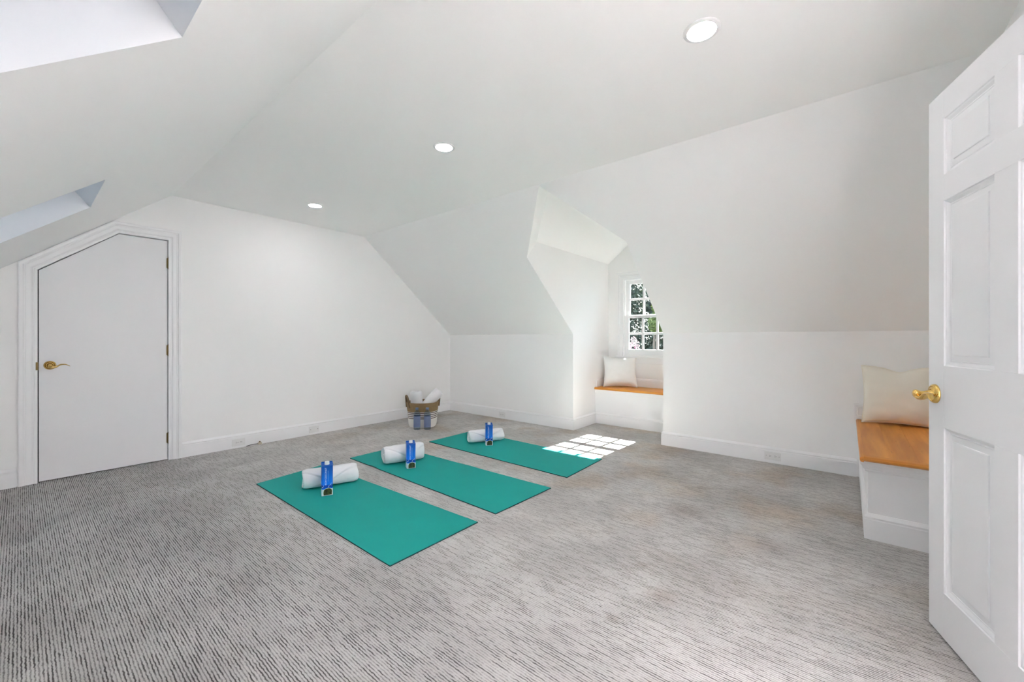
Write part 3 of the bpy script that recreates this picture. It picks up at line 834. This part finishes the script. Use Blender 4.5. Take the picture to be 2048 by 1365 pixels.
def copy_tree(o):
    c = o.copy(); COL.objects.link(c)
    for ch in o.children:
        d = ch.copy(); COL.objects.link(d); d.parent = c
        for g in ch.children:
            e2 = g.copy(); COL.objects.link(e2); e2.parent = d
    return c
ct = carton()
for i, (x, y, dz, lab) in enumerate(((1.396, 2.862, 3, 'blue coconut water carton before the rolled towel on the mat closest to the clipped-corner door'),
                                     (2.145, 2.902, 9, 'blue coconut water carton before the rolled towel on the middle mat'),
                                     (3.125, 2.892, 6, 'blue coconut water carton before the rolled towel on the mat with sunlight'))):
    o = ct if i == 0 else copy_tree(ct)
    o.location = (x, y, .0085)
    o.rotation_euler = (0, 0, math.atan2(y, x) - PI/2 + math.radians(dz))
    tag(o, lab, 'carton', 'drink cartons on the yoga mats')

# ------------------------------------------------------------------ basket with towels and the two bottles
BC = V((3.305, 4.215, 0))
bk = empty('basket', BC, math.radians(38)); tag(bk, 'striped woven basket holding rolled white towels near the far corner', 'basket')
vs = []; fs = []; n = 72
def bsec(z, a):
    R = .170 + .026*(z/.31)**1.2
    sq = (abs(math.cos(a))**3.2 + abs(math.sin(a))**3.2)**(-1/3.2)
    R *= .52 + .48*sq
    R *= 1 + .022*noise.noise(V((math.cos(a)*1.6, math.sin(a)*1.6, z*7)))
    if z < .05: R -= .012*(1-z/.05)**2
    return R
prof = []
for q in range(27):
    zc = .006 + q*.0117
    for s in (-.5, -.2, .2): prof.append((zc+s*.0117*.8, .0032*math.cos(s*2.4)))
prof = [(0.0, 0.)] + [(max(.001, z), d) for z, d in prof] + [(.313, -.001)]
top = len(prof)
inner = [(.313, -.010), (.24, -.011), (.12, -.011), (.02, -.011)]
for z, d in prof+inner:
    for k in range(n):
        a = 2*PI*k/n; R = bsec(z, a)+d
        vs.append((R*math.cos(a), R*math.sin(a), z))
L_ = len(prof+inner)
fs = [(i*n+k, i*n+(k+1) % n, (i+1)*n+(k+1) % n, (i+1)*n+k) for i in range(L_-1) for k in range(n)] + [tuple(range(n-1, -1, -1)), tuple((L_-1)*n+k for k in range(n))]
MB().add(vs, fs).build('woven_body', BASKET, bk, smooth=True, autosmooth=1.2)
vdir = math.atan2(-BC.y, -BC.x)          # handles sit at the two sides as one looks from the doorway
for s in (-1, 1):
    a = vdir + (1.85 if s > 0 else -1.22) - math.radians(38)
    rad = V((math.cos(a), math.sin(a), 0)); tan = V((-math.sin(a), math.cos(a), 0))
    pts = []
    for k in range(17):
        q = k/16; u = (q-.5)*2
        pts.append(rad*(.190 + .026*(1-u*u)) + tan*(u*.062) + V((0, 0, .250 + (.095 if s > 0 else .150)*(1-abs(u)**2.4))))
    MB().tube(pts, .0125, 8).build('handle', JUTE, bk, smooth=True)
view = V((BC.x, BC.y, 0)).normalized(); rt = V((view.y, -view.x, 0))
def basket_towel(off_r, off_v, tilt_r, tilt_v, R, L, ztop, seed, label):
    axis = (V((0, 0, 1)) + rt*math.tan(math.radians(tilt_r)) + view*math.tan(math.radians(tilt_v))).normalized()
    o = towel_roll(L, R, seed, squash=1., label=label, group='rolled towels in the basket', flap=False)
    for v in o.data.vertices: v.co.z -= R
    q = V((1, 0, 0)).rotation_difference(axis)
    o.rotation_euler = q.to_euler()
    topp = BC + rt*off_r + view*off_v + V((0, 0, ztop))
    o.location = topp - axis*(L/2)
basket_towel(-.088, .02, -4, 0, .076, .34, .432, 21, 'white rolled towel standing upright in the basket')
basket_towel(.208, .02, 43, 0, .066, .28, .432, 25, 'white rolled towel leaning out over the rim of the basket')

def bottle():
    r = empty('water_bottle')
    MB().lathe([(.012, .004), (.030, .0), (.0385, .003), (.041, .010), (.041, .020), (.0398, .026), (.041, .032), (.041, .170), (.0398, .176), (.041, .182), (.0395, .196), (.033, .214), (.022, .230), (.0155, .240), (.0150, .250)], 32).build('bottle', BOTTLE, r, smooth=True)
    MB().lathe([(.0414, .034), (.0416, .036), (.0416, .164), (.0414, .166)], 32, caps=False).build('label_sleeve', BOTLABEL, r, smooth=True)
    MB().lathe([(.0185, .246), (.0190, .248), (.0190, .265), (.0175, .268), (.004, .2685)], 24).build('cap', BOTCAP, r, smooth=True)
    return r
bt = bottle()
for i, (u, lab) in enumerate((((3.108, 4.078), 'clear water bottle with slate blue label, standing left of its twin before the basket'), ((3.190, 3.980), 'clear water bottle with slate blue label, standing right of its twin before the basket'))):
    o = bt if i == 0 else copy_tree(bt)
    o.location = (*u, .001); tag(o, lab, 'bottle', 'water bottles in front of the basket')

# ------------------------------------------------------------------ garden outside the dormer
lw = MB().prism([(6.5, -15, -3.2), (40, -15, -3.2), (40, 30, -3.2), (6.5, 30, -3.2)], (0, 0, -.2)).build('lawn', leaf_mat('lawn_grass', (.008, .016, .004), (.013, .024, .006), 0.))
lw['kind'] = 'structure'
def tree(name, label, loc, crown, trunk_r, nleaf, size, mat, seed, group, droop=0.):
    """crown: list of (offset, radii) ellipsoid lobes above the foot of the trunk"""
    rnd = random.Random(seed)
    r = empty(name, loc); tag(r, label, 'tree' if 'tree' in name else 'shrub', group)
    topz = max(c[0][2] for c in crown)
    tk = MB().tube([(0, 0, 0), (.05, .03, topz*.4), (-.03, .05, topz*.8), (0, 0, topz)], [trunk_r, trunk_r*.8, trunk_r*.5, trunk_r*.15], 8)
    for c, rr in crown: tk.tube([(0, 0, max(.3, c[2]*.55)), (c[0]*.5, c[1]*.5, c[2]*.85), c], [trunk_r*.4, trunk_r*.25, trunk_r*.08], 6)
    tk.build('trunk', BARK, r)
    vs = []; fs = []
    vol = [rr[0]*rr[1]*rr[2] for c, rr in crown]; tot = sum(vol)
    for (c, rr), v in zip(crown, vol):
        for _ in range(int(nleaf*v/tot)):
            d = V((rnd.gauss(0, 1), rnd.gauss(0, 1), rnd.gauss(0, 1))).normalized()
            q = rnd.random()**.45
            p = V((c[0]+d.x*rr[0]*q, c[1]+d.y*rr[1]*q, c[2]+d.z*rr[2]*q))
            nn = (d + V((rnd.gauss(0, .7), rnd.gauss(0, .7), rnd.gauss(0, .7)+.4))).normalized()
            t1 = nn.orthogonal().normalized(); t1.rotate(Matrix.Rotation(rnd.random()*6.28, 3, nn)); t2 = nn.cross(t1)
            if droop: t1 = (t1 - V((0, 0, droop))).normalized()
            s = size*rnd.uniform(.6, 1.3); i = len(vs)
            vs += [p - t1*s, p + t2*s*.5 + nn*s*.12, p + t1*s, p - t2*s*.5 + nn*s*.12]
            fs.append((i, i+1, i+2, i+3))
    me = bpy.data.meshes.new('foliage'); me.from_pydata([tuple(p) for p in vs], [], fs); me.materials.append(mat)
    o = bpy.data.objects.new('foliage', me); COL.objects.link(o); o.parent = r; o['kind'] = 'stuff'
    return r
BARK = plain('bark', (.06, .045, .035), .9, bump=1., bscale=40)
DKLEAF = leaf_mat('dark_leaves', (.006, .0125, .0065), (.018, .029, .0145), .2)
MIDLEAF = leaf_mat('mid_leaves', (.010, .019, .011), (.028, .039, .022), .2)
LIMELEAF = leaf_mat('lime_leaves', (.040, .062, .012), (.11, .135, .035), .4)
PINK = leaf_mat('pink_blossom', (.26, .08, .13), (.42, .32, .35), .3)
G = 'trees and shrubs outside the dormer'
tree('garden_tree', 'dark evergreen tree filling the middle of the dormer window view', (16.5, 8.0, -3.2), [((0, 0, 3.4), (2.4, 2.6, 2.6)), ((.3, -2.0, 2.6), (1.8, 1.8, 2.4)), ((0, .6, 6.2), (1.8, 2.2, 2.0)), ((0, 2.2, 4.2), (1.8, 1.8, 2.6))], .22, 95000, .075, DKLEAF, 1, G)
tree('garden_tree', 'dark spreading tree seen at the near edge of the dormer window', (13.0, 1.6, -3.2), [((0, 0, 3.6), (1.8, 1.9, 2.6)), ((.5, -1.8, 4.4), (2.0, 1.9, 2.6)), ((.8, .5, 6.4), (1.6, 1.8, 1.8))], .2, 40000, .075, DKLEAF, 2, G)
tree('garden_tree', 'grey-green tree behind the dark evergreens', (23, 9.0, -3.2), [((0, 0, 5.0), (3.0, 4.0, 3.2)), ((0, -4.0, 5.4), (2.6, 3.2, 3.4)), ((0, 4., 5.), (2.6, 3.2, 3.4)), ((0, -8., 5.), (2.6, 3.2, 3.4))], .3, 120000, .17, MIDLEAF, 3, G)
tree('garden_tree', 'sunlit lime green tree in front of the dark evergreens', (11.3, 4.12, -3.2), [((0, -.07, 4.76), (.32, .28, .30)), ((.2, -.12, 5.2), (.35, .30, .42))], .07, 9000, .036, LIMELEAF, 4, G)
tree('flowering_shrub', 'pink blossoming shrub in the lower corner of the dormer window view', (8.05, 3.56, -3.2), [((0, -.13, 4.08), (.2, .17, .30)), ((.05, .14, 3.55), (.36, .34, .5)), ((-.05, -.1, 3.3), (.35, .35, .4))], .06, 4200, .022, PINK, 5, G, droop=.6)
